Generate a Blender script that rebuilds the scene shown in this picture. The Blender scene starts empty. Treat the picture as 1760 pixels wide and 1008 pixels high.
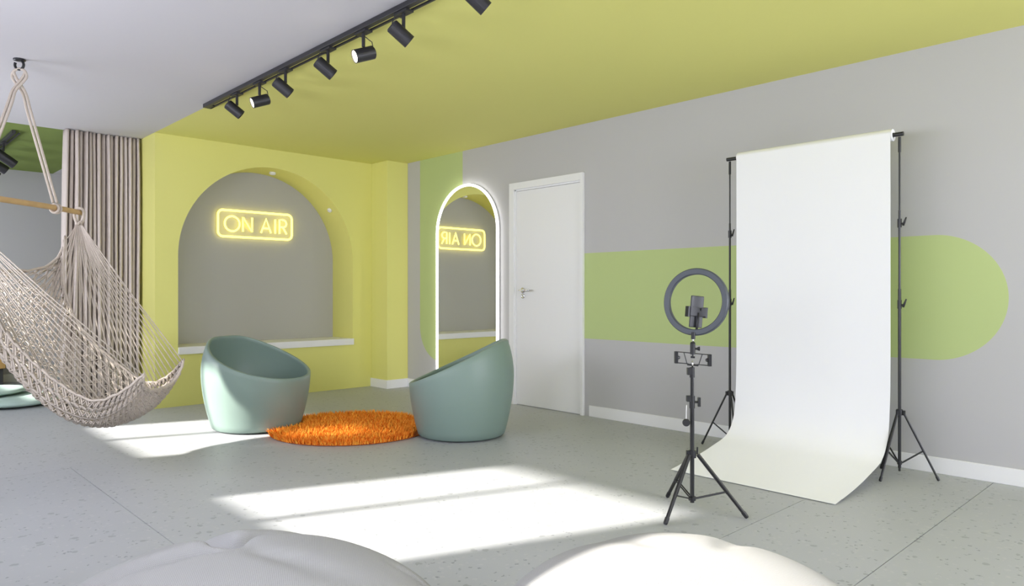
import bpy, bmesh, math, random
import numpy as np
from mathutils import Vector, Matrix
random.seed(4); rng = np.random.default_rng(4)
C = bpy.context.scene.collection
SC = bpy.context.scene

# ------------------------------------------------------------------ camera, sky, sun, exposure
F2 = (0.69200, 0.72190)          # camera heading on the floor plan
R2 = (0.72190, -0.69200)         # camera right on the floor plan
cam = bpy.data.cameras.new('camera'); co = bpy.data.objects.new('camera', cam); C.objects.link(co)
co.location = (0, 0, 1.08)
co.rotation_euler = (math.pi/2, 0, math.atan2(F2[1], F2[0]) - math.pi/2)
cam.sensor_width = 36.0; cam.lens = 36.0*1217.4/1760; cam.shift_y = -1/1760
cam.clip_start = 0.05
SC.camera = co
SC.view_settings.view_transform = 'Standard'; SC.view_settings.look = 'None'
SC.view_settings.gamma = 1; SC.view_settings.use_curve_mapping = False
SC.view_settings.exposure = 0.38
SC.cycles.max_bounces = 14; SC.cycles.diffuse_bounces = 9; SC.cycles.caustics_reflective = False; SC.cycles.caustics_refractive = False

w = bpy.data.worlds.new('sky'); SC.world = w; w.use_nodes = True
bg = w.node_tree.nodes['Background']
bg.inputs[0].default_value = (0.85, 0.87, 1.0, 1); bg.inputs[1].default_value = 11.5

sun = bpy.data.lights.new('sun', 'SUN'); so = bpy.data.objects.new('sun', sun); C.objects.link(so)
sun.energy = 13.0; sun.angle = math.radians(2.0); sun.color = (1.0, 0.95, 0.88)
SUN_EL = math.radians(27)
sd = Vector((0.941*math.cos(SUN_EL), -0.339*math.cos(SUN_EL), -math.sin(SUN_EL)))
so.rotation_euler = sd.to_track_quat('-Z', 'Y').to_euler()
so.location = (-4, 6, 4)

def portal(name, loc, rot, sx, sy):
    l = bpy.data.lights.new(name, 'AREA'); l.shape = 'RECTANGLE'; l.size = sx; l.size_y = sy
    l.cycles.is_portal = True
    o = bpy.data.objects.new(name, l); C.objects.link(o); o.location = loc; o.rotation_euler = rot
H = 2.563
XW = -0.5                        # window wall
YR = -3.0                        # wall behind the camera
WINS = [(0.45, 1.97), (3.13, 4.53), (5.70, 7.18), (8.5, 9.9)]; SILL, HEAD = 1.07, 1.97  # last window is unseen, added to light the back lounge
for k, (a, b) in enumerate(WINS):
    portal('window_portal', (XW-0.02, (a+b)/2, (SILL+HEAD)/2), (0, -math.pi/2, 0), HEAD-SILL, b-a)
portal('rear_portal', (3.1, YR-0.02, 1.45), (math.pi/2, 0, 0), 2.8, 1.7)  # serves the made-up rear opening, placed for its light

# ------------------------------------------------------------------ helpers
OFF = {}
def mat(name, col, rough=0.6, metal=0.0, bump=0.0, bscale=200.0, var=0.0, vscale=6.0, spec=0.5, emit=None, estr=0.0):
    m = bpy.data.materials.new(name); m.use_nodes = True
    nt = m.node_tree; b = nt.nodes['Principled BSDF']
    b.inputs['Base Color'].default_value = (*col, 1)
    b.inputs['Roughness'].default_value = rough; b.inputs['Metallic'].default_value = metal
    b.inputs['Specular IOR Level'].default_value = spec
    if emit:
        b.inputs['Emission Color'].default_value = (*emit, 1); b.inputs['Emission Strength'].default_value = estr
    tc = nt.nodes.new('ShaderNodeTexCoord')
    if var > 0:
        n = nt.nodes.new('ShaderNodeTexNoise'); n.inputs['Scale'].default_value = vscale; n.inputs['Detail'].default_value = 4
        nt.links.new(tc.outputs['Object'], n.inputs['Vector'])
        mx = nt.nodes.new('ShaderNodeMix'); mx.data_type = 'RGBA'
        mx.inputs[6].default_value = (*[c*(1-var) for c in col], 1); mx.inputs[7].default_value = (*[min(1, c*(1+var)) for c in col], 1)
        nt.links.new(n.outputs['Fac'], mx.inputs[0]); nt.links.new(mx.outputs[2], b.inputs['Base Color'])
    if bump > 0:
        n2 = nt.nodes.new('ShaderNodeTexNoise'); n2.inputs['Scale'].default_value = bscale; n2.inputs['Detail'].default_value = 3
        nt.links.new(tc.outputs['Object'], n2.inputs['Vector'])
        bp = nt.nodes.new('ShaderNodeBump'); bp.inputs['Strength'].default_value = bump; bp.inputs['Distance'].default_value = 0.003
        nt.links.new(n2.outputs['Fac'], bp.inputs['Height']); nt.links.new(bp.outputs[0], b.inputs['Normal'])
    return m

def mk(name, bm, m, parent=None, smooth=False, kind=None, bevel=0.0, label=None):
    """link a bmesh (world coordinates) as one object"""
    me = bpy.data.meshes.new(name)
    if isinstance(bm, tuple):
        me.from_pydata(*bm)
    else:
        bmesh.ops.recalc_face_normals(bm, faces=bm.faces[:]); bm.to_mesh(me); bm.free()
    o = bpy.data.objects.new(name, me); C.objects.link(o)
    off = OFF.get(parent.name, Vector((0, 0, 0))) if parent else Vector((0, 0, 0))
    if parent:
        o.parent = parent
        me.transform(Matrix.Translation(-off))
    OFF[o.name] = off
    me.materials.append(m)
    if smooth:
        for p in me.polygons: p.use_smooth = True
    if bevel > 0:
        b = o.modifiers.new('bevel', 'BEVEL'); b.width = bevel; b.segments = 2; b.limit_method = 'ANGLE'
    if kind: o['kind'] = kind
    if label: o['label'] = label
    return o

def thing(name, loc, label, cat, group=None):
    o = bpy.data.objects.new(name, None); C.objects.link(o); o.location = loc
    o.empty_display_size = 0.1
    OFF[o.name] = Vector(loc); o['label'] = label; o['category'] = cat
    if group: o['group'] = group
    return o
def tag(o, label, cat, group=None):
    o['label'] = label; o['category'] = cat
    if group: o['group'] = group
    return o
def struct(o): o['kind'] = 'structure'; return o
def copy_thing(root, loc, label):
    r = root.copy(); C.objects.link(r); r.location = loc; r['label'] = label
    for ch in list(root.children):
        c = ch.copy(); C.objects.link(c); c.parent = r
        for g in list(ch.children):
            d = g.copy(); C.objects.link(d); d.parent = c
    return r

def box(bm, x0, x1, y0, y1, z0, z1):
    v = [bm.verts.new(p) for p in [(x0,y0,z0),(x1,y0,z0),(x1,y1,z0),(x0,y1,z0),(x0,y0,z1),(x1,y0,z1),(x1,y1,z1),(x0,y1,z1)]]
    for f in [(3,2,1,0),(4,5,6,7),(0,1,5,4),(1,2,6,5),(2,3,7,6),(3,0,4,7)]: bm.faces.new([v[i] for i in f])
def obox(bm, c, ax, ay, az, hx, hy, hz):
    c = Vector(c); v = []
    for sz in (-1, 1):
        for sx, sy in ((-1,-1),(1,-1),(1,1),(-1,1)):
            v.append(bm.verts.new(c + ax*hx*sx + ay*hy*sy + az*hz*sz))
    for f in [(3,2,1,0),(4,5,6,7),(0,1,5,4),(1,2,6,5),(2,3,7,6),(3,0,4,7)]: bm.faces.new([v[i] for i in f])
def frames(pts, closed=False):
    n = len(pts); T = []
    for i in range(n):
        a = pts[(i-1) % n] if (closed or i > 0) else pts[i]
        b = pts[(i+1) % n] if (closed or i < n-1) else pts[i]
        T.append((b-a).normalized())
    up = Vector((0,0,1)) if abs(T[0].z) < 0.9 else Vector((1,0,0))
    N = [(up - T[0]*up.dot(T[0])).normalized()]
    for i in range(1, n):
        v = N[-1] - T[i]*N[-1].dot(T[i]); N.append(v.normalized() if v.length > 1e-6 else N[-1])
    return T, N
def tube(bm, pts, r, n=8, closed=False, caps=True):
    pts = [Vector(p) for p in pts]; T, N = frames(pts, closed); rings = []
    for i, p in enumerate(pts):
        B = T[i].cross(N[i]); rr = r[i] if isinstance(r, (list, tuple)) else r
        rings.append([bm.verts.new(p + (N[i]*math.cos(2*math.pi*k/n) + B*math.sin(2*math.pi*k/n))*rr) for k in range(n)])
    m = len(rings)
    for i in range(m if closed else m-1):
        a, b = rings[i], rings[(i+1) % m]
        for k in range(n): bm.faces.new((a[k], a[(k+1) % n], b[(k+1) % n], b[k]))
    if caps and not closed:
        bm.faces.new(rings[0][::-1]); bm.faces.new(rings[-1])
def cyl(bm, p0, p1, r0, r1=None, n=20):
    tube(bm, [p0, p1], [r0, r0 if r1 is None else r1], n)
def lathe(bm, c, prof, n=32, axis=Vector((0,0,1))):
    """prof: list of (r, h) along axis"""
    axis = axis.normalized(); a = axis.orthogonal().normalized(); b = axis.cross(a); c = Vector(c)
    rings = []
    for r, hh in prof:
        if r < 1e-6: rings.append([bm.verts.new(c + axis*hh)])
        else: rings.append([bm.verts.new(c + axis*hh + (a*math.cos(2*math.pi*k/n) + b*math.sin(2*math.pi*k/n))*r) for k in range(n)])
    for p, q in zip(rings, rings[1:]):
        for k in range(n):
            k2 = (k+1) % n
            if len(p) == 1 and len(q) == 1: continue
            if len(p) == 1: bm.faces.new((p[0], q[k2], q[k]))
            elif len(q) == 1: bm.faces.new((p[k], p[k2], q[0]))
            else: bm.faces.new((p[k], p[k2], q[k2], q[k]))
def B(): return bmesh.new()
def cam_pt(lat, d, z): return Vector((lat*R2[0] + d*F2[0], lat*R2[1] + d*F2[1], z))   # plan position given across / along the room diagonal
RV = Vector((R2[0], R2[1], 0)); FV = Vector((F2[0], F2[1], 0)); ZV = Vector((0,0,1))
def smooth_poly(P, n):
    """Catmull-Rom resample"""
    P = [np.array(p, float) for p in P]; out = []
    m = len(P)-1
    for i in range(n):
        u = i/(n-1)*m; k = min(int(u), m-1); t = u-k
        p0 = P[max(k-1,0)]; p1 = P[k]; p2 = P[k+1]; p3 = P[min(k+2,m)]
        out.append(0.5*((2*p1) + (-p0+p2)*t + (2*p0-5*p1+4*p2-p3)*t*t + (-p0+3*p1-3*p2+p3)*t**3))
    return out

# ------------------------------------------------------------------ materials
GREY = (0.475, 0.47, 0.478); YEL = (0.72, 0.70, 0.22); GRN = (0.455, 0.545, 0.235)
def paint_nodes(m):
    nt = m.node_tree; tc = nt.nodes.new('ShaderNodeTexCoord'); sp = nt.nodes.new('ShaderNodeSeparateXYZ')
    nt.links.new(tc.outputs['Object'], sp.inputs[0]); return nt, sp
def mth(nt, op, a, b=0.0):
    n = nt.nodes.new('ShaderNodeMath'); n.operation = op
    for i, v in enumerate((a, b)):
        if isinstance(v, (int, float)): n.inputs[i].default_value = v
        else: nt.links.new(v, n.inputs[i])
    return n.outputs[0]
def mixcol(nt, fac, a, b):
    n = nt.nodes.new('ShaderNodeMix'); n.data_type = 'RGBA'; nt.links.new(fac, n.inputs[0])
    for i, v in ((6, a), (7, b)):
        if isinstance(v, tuple): n.inputs[i].default_value = (*v, 1)
        else: nt.links.new(v, n.inputs[i])
    return n.outputs[2]

M = {}
M['grey_wall'] = mat('grey_wall', GREY, 0.75, bump=0.08, bscale=350)
M['yellow'] = mat('yellow_paint', YEL, 0.7, bump=0.08, bscale=350)
M['white_trim'] = mat('white_trim', (0.80, 0.80, 0.81), 0.45)
M['alcove'] = mat('alcove_grey', (0.44, 0.435, 0.42), 0.8, bump=0.08, bscale=350)
# right wall: grey with a green stripe (rounded foot) and a green lozenge painted on it
m = mat('painted_wall', GREY, 0.75, bump=0.08, bscale=350); M['wall_right'] = m
nt, sp = paint_nodes(m); Y, Z = sp.outputs['Y'], sp.outputs['Z']
def rod_mask(nt, u, v, uc, vc, r, beyond):      # half plane bar ending in a half disc
    du = mth(nt, 'SUBTRACT', u, uc); dv = mth(nt, 'SUBTRACT', v, vc)
    du = mth(nt, 'MAXIMUM', du, 0.0) if beyond < 0 else mth(nt, 'MINIMUM', du, 0.0)
    d2 = mth(nt, 'ADD', mth(nt, 'MULTIPLY', du, du), mth(nt, 'MULTIPLY', dv, dv))
    return mth(nt, 'LESS_THAN', d2, r*r)
m1 = rod_mask(nt, Y, Z, 1.315, 1.050, 0.374, +1)         # bar running to larger y, round end at small y
m1 = mth(nt, 'MULTIPLY', m1, mth(nt, 'LESS_THAN', Y, 4.5))
m2 = rod_mask(nt, Z, Y, 0.70, 6.093, 0.373, +1)
mk_ = mth(nt, 'MAXIMUM', m1, m2)
nt.links.new(mixcol(nt, mk_, GREY, GRN), nt.nodes['Principled BSDF'].inputs['Base Color'])
# ceiling: grey, yellow over the studio, green over the back lounge
m = mat('painted_ceiling', GREY, 0.8); M['ceiling'] = m
nt, sp = paint_nodes(m); X, Y = sp.outputs['X'], sp.outputs['Y']
front = mth(nt, 'LESS_THAN', Y, 7.49)
ye = mth(nt, 'MULTIPLY', mth(nt, 'GREATER_THAN', X, 2.15), front)
gr = mth(nt, 'MULTIPLY', mth(nt, 'LESS_THAN', X, 1.98), mth(nt, 'GREATER_THAN', Y, 7.49))
c1 = mixcol(nt, ye, (0.53, 0.52, 0.535), (0.68, 0.665, 0.20)); c2 = mixcol(nt, gr, c1, (0.17, 0.235, 0.045))
nt.links.new(c2, nt.nodes['Principled BSDF'].inputs['Base Color'])
# terrazzo floor
m = mat('terrazzo', (0.45, 0.46, 0.47), 0.45, spec=0.3); M['terrazzo'] = m
nt = m.node_tree; b = nt.nodes['Principled BSDF']; tc = nt.nodes.new('ShaderNodeTexCoord')
def flecks(scale, lo, hi, seed):
    mp = nt.nodes.new('ShaderNodeMapping'); mp.inputs['Location'].default_value = (seed, seed*2, 0); nt.links.new(tc.outputs['Object'], mp.inputs[0])
    nz = nt.nodes.new('ShaderNodeTexNoise'); nz.inputs['Scale'].default_value = scale*1.5; nt.links.new(mp.outputs[0], nz.inputs['Vector'])
    ad = nt.nodes.new('ShaderNodeMix'); ad.data_type = 'RGBA'; ad.blend_type = 'ADD'; ad.inputs[0].default_value = 0.03
    nt.links.new(mp.outputs[0], ad.inputs[6]); nt.links.new(nz.outputs['Color'], ad.inputs[7])
    v = nt.nodes.new('ShaderNodeTexVoronoi'); v.inputs['Scale'].default_value = scale; nt.links.new(ad.outputs[2], v.inputs['Vector'])
    s = nt.nodes.new('ShaderNodeSeparateColor'); nt.links.new(v.outputs['Color'], s.inputs[0])
    near = mth(nt, 'LESS_THAN', v.outputs['Distance'], 0.34)
    pick = mth(nt, 'MULTIPLY', mth(nt, 'GREATER_THAN', s.outputs[0], lo), mth(nt, 'LESS_THAN', s.outputs[0], hi))
    return mth(nt, 'MULTIPLY', near, pick)
nz = nt.nodes.new('ShaderNodeTexNoise'); nz.inputs['Scale'].default_value = 1.7; nz.inputs['Detail'].default_value = 6; nt.links.new(tc.outputs['Object'], nz.inputs['Vector'])
base = mixcol(nt, nz.outputs['Fac'], (0.375, 0.387, 0.405), (0.435, 0.447, 0.462))
base = mixcol(nt, flecks(38, 0.55, 0.80, 3.1), base, (0.44, 0.445, 0.455))
base = mixcol(nt, flecks(52, 0.0, 0.10, 7.7), base, (0.25, 0.26, 0.27))
base = mixcol(nt, flecks(24, 0.92, 1.0, 1.3), base, (0.31, 0.32, 0.332))
nt.links.new(base, b.inputs['Base Color'])
M['grout'] = mat('grout', (0.16, 0.165, 0.17), 0.9)
M['mirror'] = mat('mirror_glass', (0.93, 0.94, 0.93), 0.0, 1.0)
M['led'] = mat('led_strip', (1, 1, 1), 0.4, emit=(1.0, 0.98, 0.94), estr=4.5)
M['neon'] = mat('neon_tube', (1, 0.9, 0.3), 0.4, emit=(1.0, 0.86, 0.15), estr=1.9)
M['neon_frame'] = M['neon']
M['black'] = mat('black_plastic', (0.015, 0.0155, 0.018), 0.42)
M['black_metal'] = mat('black_metal', (0.012, 0.0125, 0.014), 0.38)
M['spot_black'] = mat('spotlight_black', (0.020, 0.0195, 0.022), 0.45)
M['lens_off'] = mat('lens_dark', (0.05, 0.05, 0.05), 0.2)
M['lens_on'] = mat('lens_lit', (1, 0.95, 0.85), 0.4, emit=(1.0, 0.86, 0.62), estr=14.0)
M['chrome'] = mat('chrome', (0.75, 0.75, 0.76), 0.22, 1.0)
M['sage'] = mat('sage_shell', (0.20, 0.275, 0.24), 0.45, var=0.04, vscale=3)
M['rug_back'] = mat('rug_backing', (0.45, 0.12, 0.015), 0.9)
M['rope'] = mat('cotton_rope', (0.55, 0.48, 0.405), 0.9, bump=0.5, bscale=260, var=0.12, vscale=60)
M['wood'] = mat('spreader_wood', (0.56, 0.37, 0.17), 0.5, var=0.18, vscale=14)
M['curtain'] = mat('curtain_cloth', (0.53, 0.465, 0.41), 0.9, bump=0.2, bscale=500)
M['paper'] = mat('paper', (0.835, 0.84, 0.87), 0.85)
M['pouf'] = mat('pouf_cloth', (0.60, 0.59, 0.565), 0.95)
M['phone'] = mat('phone_back', (0.03, 0.031, 0.034), 0.35)
M['ring'] = mat('ring_housing', (0.055, 0.065, 0.080), 0.45)
M['diff'] = mat('ring_diffuser', (0.85, 0.85, 0.85), 0.5)
M['mint'] = mat('mint_cushion', (0.40, 0.52, 0.47), 0.9, var=0.1, vscale=9)
M['benchwood'] = mat('bench_wood', (0.55, 0.33, 0.10), 0.55, var=0.15, vscale=8)
M['charcoal'] = mat('charcoal_base', (0.05, 0.05, 0.052), 0.7)
M['strap'] = mat('pale_strap', (0.75, 0.75, 0.73), 0.8)
M['piping'] = mat('seam_piping', (0.09, 0.085, 0.08), 0.8)
# pouf weave
m = M['pouf']; nt = m.node_tree; b = nt.nodes['Principled BSDF']; tc = nt.nodes.new('ShaderNodeTexCoord')
wv = []
for rot in (0.0, math.pi/2):
    mp = nt.nodes.new('ShaderNodeMapping'); mp.inputs['Rotation'].default_value = (0, 0, rot+0.5); nt.links.new(tc.outputs['Object'], mp.inputs[0])
    q = nt.nodes.new('ShaderNodeTexWave'); q.inputs['Scale'].default_value = 75; q.inputs['Distortion'].default_value = 0.6; nt.links.new(mp.outputs[0], q.inputs['Vector']); wv.append(q.outputs['Fac'])
hh = mth(nt, 'MULTIPLY', wv[0], wv[1]); bp = nt.nodes.new('ShaderNodeBump'); bp.inputs['Strength'].default_value = 0.35; bp.inputs['Distance'].default_value = 0.003
nt.links.new(hh, bp.inputs['Height']); nt.links.new(bp.outputs[0], b.inputs['Normal'])
nt.links.new(mixcol(nt, hh, (0.325, 0.323, 0.316), (0.385, 0.383, 0.376)), b.inputs['Base Color'])
# rug pile, a slightly different orange per tuft
m = mat('rug_pile', (0.9, 0.3, 0.03), 0.8, spec=0.2); M['pile'] = m; nt = m.node_tree
gi = nt.nodes.new('ShaderNodeNewGeometry')
nt.links.new(mixcol(nt, gi.outputs['Random Per Island'], (0.90, 0.25, 0.015), (1.0, 0.50, 0.07)), nt.nodes['Principled BSDF'].inputs['Base Color'])

# ------------------------------------------------------------------ room shell
XR = 4.766; YF = 10.35; YB = 7.025; XL = 2.152; YN = 7.465
bm = B(); box(bm, XW-0.15, XR+0.15, YR-0.15, YF+0.15, -0.12, -0.004); floor = struct(mk('floor', bm, M['grout']))
g = 0.0018
def slab(poly):
    bm = B(); top = [bm.verts.new((x, y, 0.0)) for x, y in poly]; bot = [bm.verts.new((x, y, -0.02)) for x, y in poly]
    bm.faces.new(top); bm.faces.new(bot[::-1]); n = len(poly)
    for i in range(n): bm.faces.new((top[i], bot[i], bot[(i+1) % n], top[(i+1) % n]))
    mk('floor_tile', bm, M['terrazzo'], floor)
jx = 1.055
slab([(XW, YR), (jx-g, YR), (jx-g, 1.01-g), (XW, 1.01-g)])
slab([(XW, 1.01+g), (jx-g, 1.01+g), (jx-g, 5.01-g), (XW, 5.01-g)])
slab([(jx+g, YR), (XR, YR), (XR, 1.01-g), (jx+g, 1.01-g)])
slab([(jx+g, 1.01+g), (XR, 1.01+g), (XR, 1.61-g), (jx+g, 1.61-g)])
slab([(jx+g, 1.61+g), (XR, 1.61+g), (XR, YF), (XW, YF), (XW, 5.01+g), (jx+g, 5.01+g)])
bm = B(); box(bm, XW-0.15, XR+0.15, YR-0.15, YF+0.15, H, H+0.12); struct(mk('ceiling', bm, M['ceiling']))
bm = B(); box(bm, XR, XR+0.15, YR-0.15, YF+0.15, 0, H); struct(mk('wall_right', bm, M['wall_right']))
bm = B(); box(bm, XW, XR, YF, YF+0.15, 0, H); struct(mk('wall_far', bm, M['grey_wall']))
bm = B()                                          # window wall: three windows known by their sun patches, the fourth invented for light
box(bm, XW-0.15, XW, YR, YF, 0, SILL); box(bm, XW-0.15, XW, YR, YF, HEAD, H)
ys = [YR] + [v for ab in WINS for v in ab] + [YF]
for a, b in zip(ys[0::2], ys[1::2]): box(bm, XW-0.15, XW, a, b, SILL, HEAD)
struct(mk('wall_left', bm, M['grey_wall']))
for k, (a, b) in enumerate(WINS):
    mul = a + (b-a)*0.60 if k != 2 else a + 0.80
    bm = B(); t = 0.02
    box(bm, XW-0.08, XW-0.04, a, b, SILL, SILL+t); box(bm, XW-0.08, XW-0.04, a, b, HEAD-t, HEAD)
    for y in (a+t/2, mul, b-t/2): box(bm, XW-0.08, XW-0.04, y-t/2-0.014, y+t/2+0.014, SILL, HEAD)
    struct(mk(f'window_{k+1}', bm, M['white_trim']))
bm = B()                                          # wall behind the camera; unseen opening added to brighten right wall and floor
box(bm, XW, 1.7, YR-0.15, YR, 0, H); box(bm, 4.5, XR, YR-0.15, YR, 0, H)
box(bm, 1.7, 4.5, YR-0.15, YR, 0, 0.6); box(bm, 1.7, 4.5, YR-0.15, YR, 2.3, H)
struct(mk('wall_rear', bm, M['grey_wall']))

# yellow block with the arched alcove
AX0, AX1 = 2.357, 4.239; AC = (AX0+AX1)/2; AR = (AX1-AX0)/2; ASP = 1.432
NA = 64
arc = [(AC + AR*math.cos(math.pi*(1-k/NA)), ASP + AR*math.sin(math.pi*(1-k/NA))) for k in range(NA+1)]
bm = B()
def quad(pts): bm.faces.new([bm.verts.new(p) for p in pts])
yb = YB
zs0 = 0.49                                        # alcove floor, under the ledge
quad([(XL, yb, 0), (XR, yb, 0), (XR, yb, zs0), (XL, yb, zs0)])
quad([(XL, yb, zs0), (AX0, yb, zs0), (AX0, yb, ASP), (XL, yb, ASP)])
quad([(AX1, yb, zs0), (XR, yb, zs0), (XR, yb, ASP), (AX1, yb, ASP)])
outer = [(XL + (XR-XL)*k/NA, H) for k in range(NA+1)]
for k in range(NA): quad([(arc[k][0], yb, arc[k][1]), (arc[k+1][0], yb, arc[k+1][1]), (outer[k+1][0], yb, H), (outer[k][0], yb, H)])
quad([(XL, yb, ASP), (AX0, yb, ASP), (XL, yb, H)]); quad([(AX1, yb, ASP), (XR, yb, ASP), (XR, yb, H)])
full = [(AX0, zs0)] + arc + [(AX1, zs0)]
for p, q in zip(full, full[1:]): quad([(p[0], yb, p[1]), (p[0], YN, p[1]), (q[0], YN, q[1]), (q[0], yb, q[1])])
quad([(AX0, yb, zs0), (AX1, yb, zs0), (AX1, YN, zs0), (AX0, YN, zs0)])
quad([(XL, yb, 0), (XL, YN+0.15, 0), (XL, YN+0.15, H), (XL, yb, H)])
quad([(XL, YN+0.15, 0), (XR, YN+0.15, 0), (XR, YN+0.15, H), (XL, YN+0.15, H)])
bmesh.ops.remove_doubles(bm, verts=bm.verts[:], dist=1e-5)
wb = struct(mk('wall_back', bm, M['yellow']))
bm = B(); box(bm, AX0-0.1, AX1+0.1, YN, YN+0.05, zs0, 2.5); struct(mk('wall_alcove', bm, M['alcove']))
bm = B(); box(bm, 4.485, XR, 6.70, YB, 0, H); struct(mk('wall_pillar', bm, M['yellow'], bevel=0.003))
bm = B(); box(bm, AX0+0.002, AX1-0.002, YB-0.001, YN-0.001, zs0+0.001, 0.56)
box(bm, AX0-0.0, AX1+0.006, YB-0.022, YB-0.001, zs0+0.001, 0.56); struct(mk('trim_1', bm, M['white_trim'], bevel=0.003))
# baseboards
bb = 0.095
bm = B(); box(bm, XR-0.014, XR, YR, 3.99, 0, bb); struct(mk('baseboard_right', bm, M['white_trim'], bevel=0.003))
bm = B(); box(bm, XR-0.014, XR, 5.05, 6.70, 0, bb); struct(mk('baseboard_corner', bm, M['white_trim'], bevel=0.003))
bm = B(); box(bm, 4.473, XR-0.014, 6.688, 6.70, 0, bb); box(bm, 4.473, 4.485, 6.70, YB, 0, bb); struct(mk('baseboard_pillar', bm, M['white_trim']))
bm = B(); box(bm, XW, XR, YF-0.014, YF, 0, bb); struct(mk('baseboard_far', bm, M['white_trim']))

# door in the right wall
DY0, DY1, DZ = 4.05, 4.985, 2.135
door = bpy.data.objects.new('door_1', None); C.objects.link(door); door.location = (XR, (DY0+DY1)/2, 0); OFF[door.name] = Vector(door.location); door['kind'] = 'structure'
bm = B(); fw = 0.065
box(bm, XR-0.028, XR, DY1-fw, DY1, 0, DZ); box(bm, XR-0.028, XR, DY0, DY0+0.03, 0, DZ); box(bm, XR-0.028, XR, DY0+0.03, DY1-fw, DZ-fw, DZ)
box(bm, XR-0.014, XR, DY1-fw-0.02, DY1-fw, 0, DZ-fw); box(bm, XR-0.014, XR, DY0+0.03, DY1-fw, DZ-fw-0.016, DZ-fw)
mk('door_frame', bm, M['white_trim'], door, bevel=0.002)
bm = B(); box(bm, XR-0.009, XR, DY0+0.034, DY1-fw-0.023, 0.006, DZ-fw-0.02)
leaf = mk('door_leaf', bm, M['white_trim'], door)
bm = B(); hx = XR-0.009
lathe(bm, (hx, 4.81, 1.10), [(0, 0), (0.026, 0), (0.026, 0.007), (0.022, 0.010), (0, 0.010)], 24, Vector((-1,0,0)))
cyl(bm, (hx-0.008, 4.81, 1.10), (hx-0.05, 4.81, 1.10), 0.009)
tube(bm, [(hx-0.048, 4.815, 1.10), (hx-0.05, 4.78, 1.101), (hx-0.05, 4.68, 1.101)], 0.009, 10)
mk('door_handle', bm, M['chrome'], leaf, smooth=True)
bm = B(); lathe(bm, (hx, 4.81, 1.045), [(0, 0), (0.024, 0), (0.024, 0.006), (0.018, 0.009), (0.006, 0.009), (0.005, 0.004), (0, 0.004)], 24, Vector((-1,0,0)))
mk('lock_rosette', bm, M['chrome'], leaf, smooth=True)

# ------------------------------------------------------------------ arch mirror with LED border
mx = 4.738
MY0, MY1, MB_, MS = 5.150, 6.118, 0.05, 1.708
MC = (MY0+MY1)/2; MR = (MY1-MY0)/2
def arch(y0, y1, zb, zs, n=40):
    c = (y0+y1)/2; r = (y1-y0)/2
    return [(y0, zb)] + [(c - r*math.cos(math.pi*k/n), zs + r*math.sin(math.pi*k/n)) for k in range(n+1)] + [(y1, zb)]
def extrude_x(poly, xa, xb):
    bm = B(); a = [bm.verts.new((xa, y, z)) for y, z in poly]; b = [bm.verts.new((xb, y, z)) for y, z in poly]
    bm.faces.new(a); bm.faces.new(b[::-1])
    for i in range(len(poly)): j = (i+1) % len(poly); bm.faces.new((a[i], a[j], b[j], b[i]))
    return bm
mir = thing('wall_mirror', (XR, MC, MB_), 'tall arched wall mirror with a glowing white light border, beside the white door', 'mirror')
mk('backing_board', extrude_x(arch(MY0-0.012, MY1+0.012, MB_-0.012, MS), mx+0.012, XR-0.001), M['grey_wall'], mir)
mk('mirror_glass', extrude_x(arch(MY0+0.006, MY1-0.006, MB_+0.006, MS), mx, mx+0.011), M['mirror'], mir)
bm = B(); tube(bm, [(mx-0.002, y, z) for y, z in arch(MY0, MY1, MB_, MS)], 0.0125, 10, closed=True)
mk('light_strip', bm, M['led'], mir, smooth=True, label='glowing white strip around the mirror')

# ------------------------------------------------------------------ ON AIR neon sign on the alcove wall
SX0, SX1, SZ0, SZ1 = 2.888, 3.706, 1.668, 1.944; sy = YN-0.035
sign = thing('neon_sign', ((SX0+SX1)/2, YN, (SZ0+SZ1)/2), 'yellow neon sign reading ON AIR in a rounded frame on the grey alcove wall', 'sign')
def rrect(x0, x1, z0, z1, r, n=8):
    out = []
    for cx, cz, a0 in ((x1-r, z1-r, 0), (x0+r, z1-r, 90), (x0+r, z0+r, 180), (x1-r, z0+r, 270)):
        for k in range(n+1): a = math.radians(a0 + 90*k/n); out.append((cx + r*math.cos(a), sy, cz + r*math.sin(a)))
    return out
bm = B(); tube(bm, rrect(SX0, SX1, SZ0, SZ1, 0.05), 0.012, 10, closed=True)
mk('frame_tube', bm, M['neon'], sign, smooth=True)
def letter(strokes):
    bm = B()
    for s, closed in strokes: tube(bm, [(x, sy, z) for x, z in s], 0.0105, 10, closed=closed)
    return mk('neon_letter', bm, M['neon'], sign, smooth=True)
lz0, lz1 = 1.728, 1.882; lm = (lz0+lz1)/2
oc = 3.037; orr = 0.079
letter([([(oc + orr*math.cos(a*math.pi/16), lm + orr*math.sin(a*math.pi/16)) for a in range(32)], True)])
letter([([(3.152, lz0), (3.152, lz1), (3.252, lz0), (3.252, lz1)], False)])
letter([([(3.352, lz0), (3.408, lz1), (3.464, lz0)], False), ([(3.372, lz0+0.05), (3.444, lz0+0.05)], False)])
letter([([(3.512, lz0), (3.512, lz1)], False)])
rp = [(3.562, lz0), (3.562, lz1), (3.600, lz1)] + [(3.602 + 0.040*math.sin(math.radians(a)), lz1-0.040 + 0.040*math.cos(math.radians(a))) for a in range(15, 181, 15)] + [(3.562, lz1-0.080)]
letter([(rp, False), ([(3.600, lz1-0.080), (3.645, lz0)], False)])
for x, z in ((SX0+0.1, SZ1), (SX1-0.1, SZ1), (SX0+0.1, SZ0), (SX1-0.1, SZ0)):
    bm = B(); cyl(bm, (x, sy, z), (x, YN, z), 0.006, n=8); mk('standoff', bm, M['white_trim'], sign)

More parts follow.
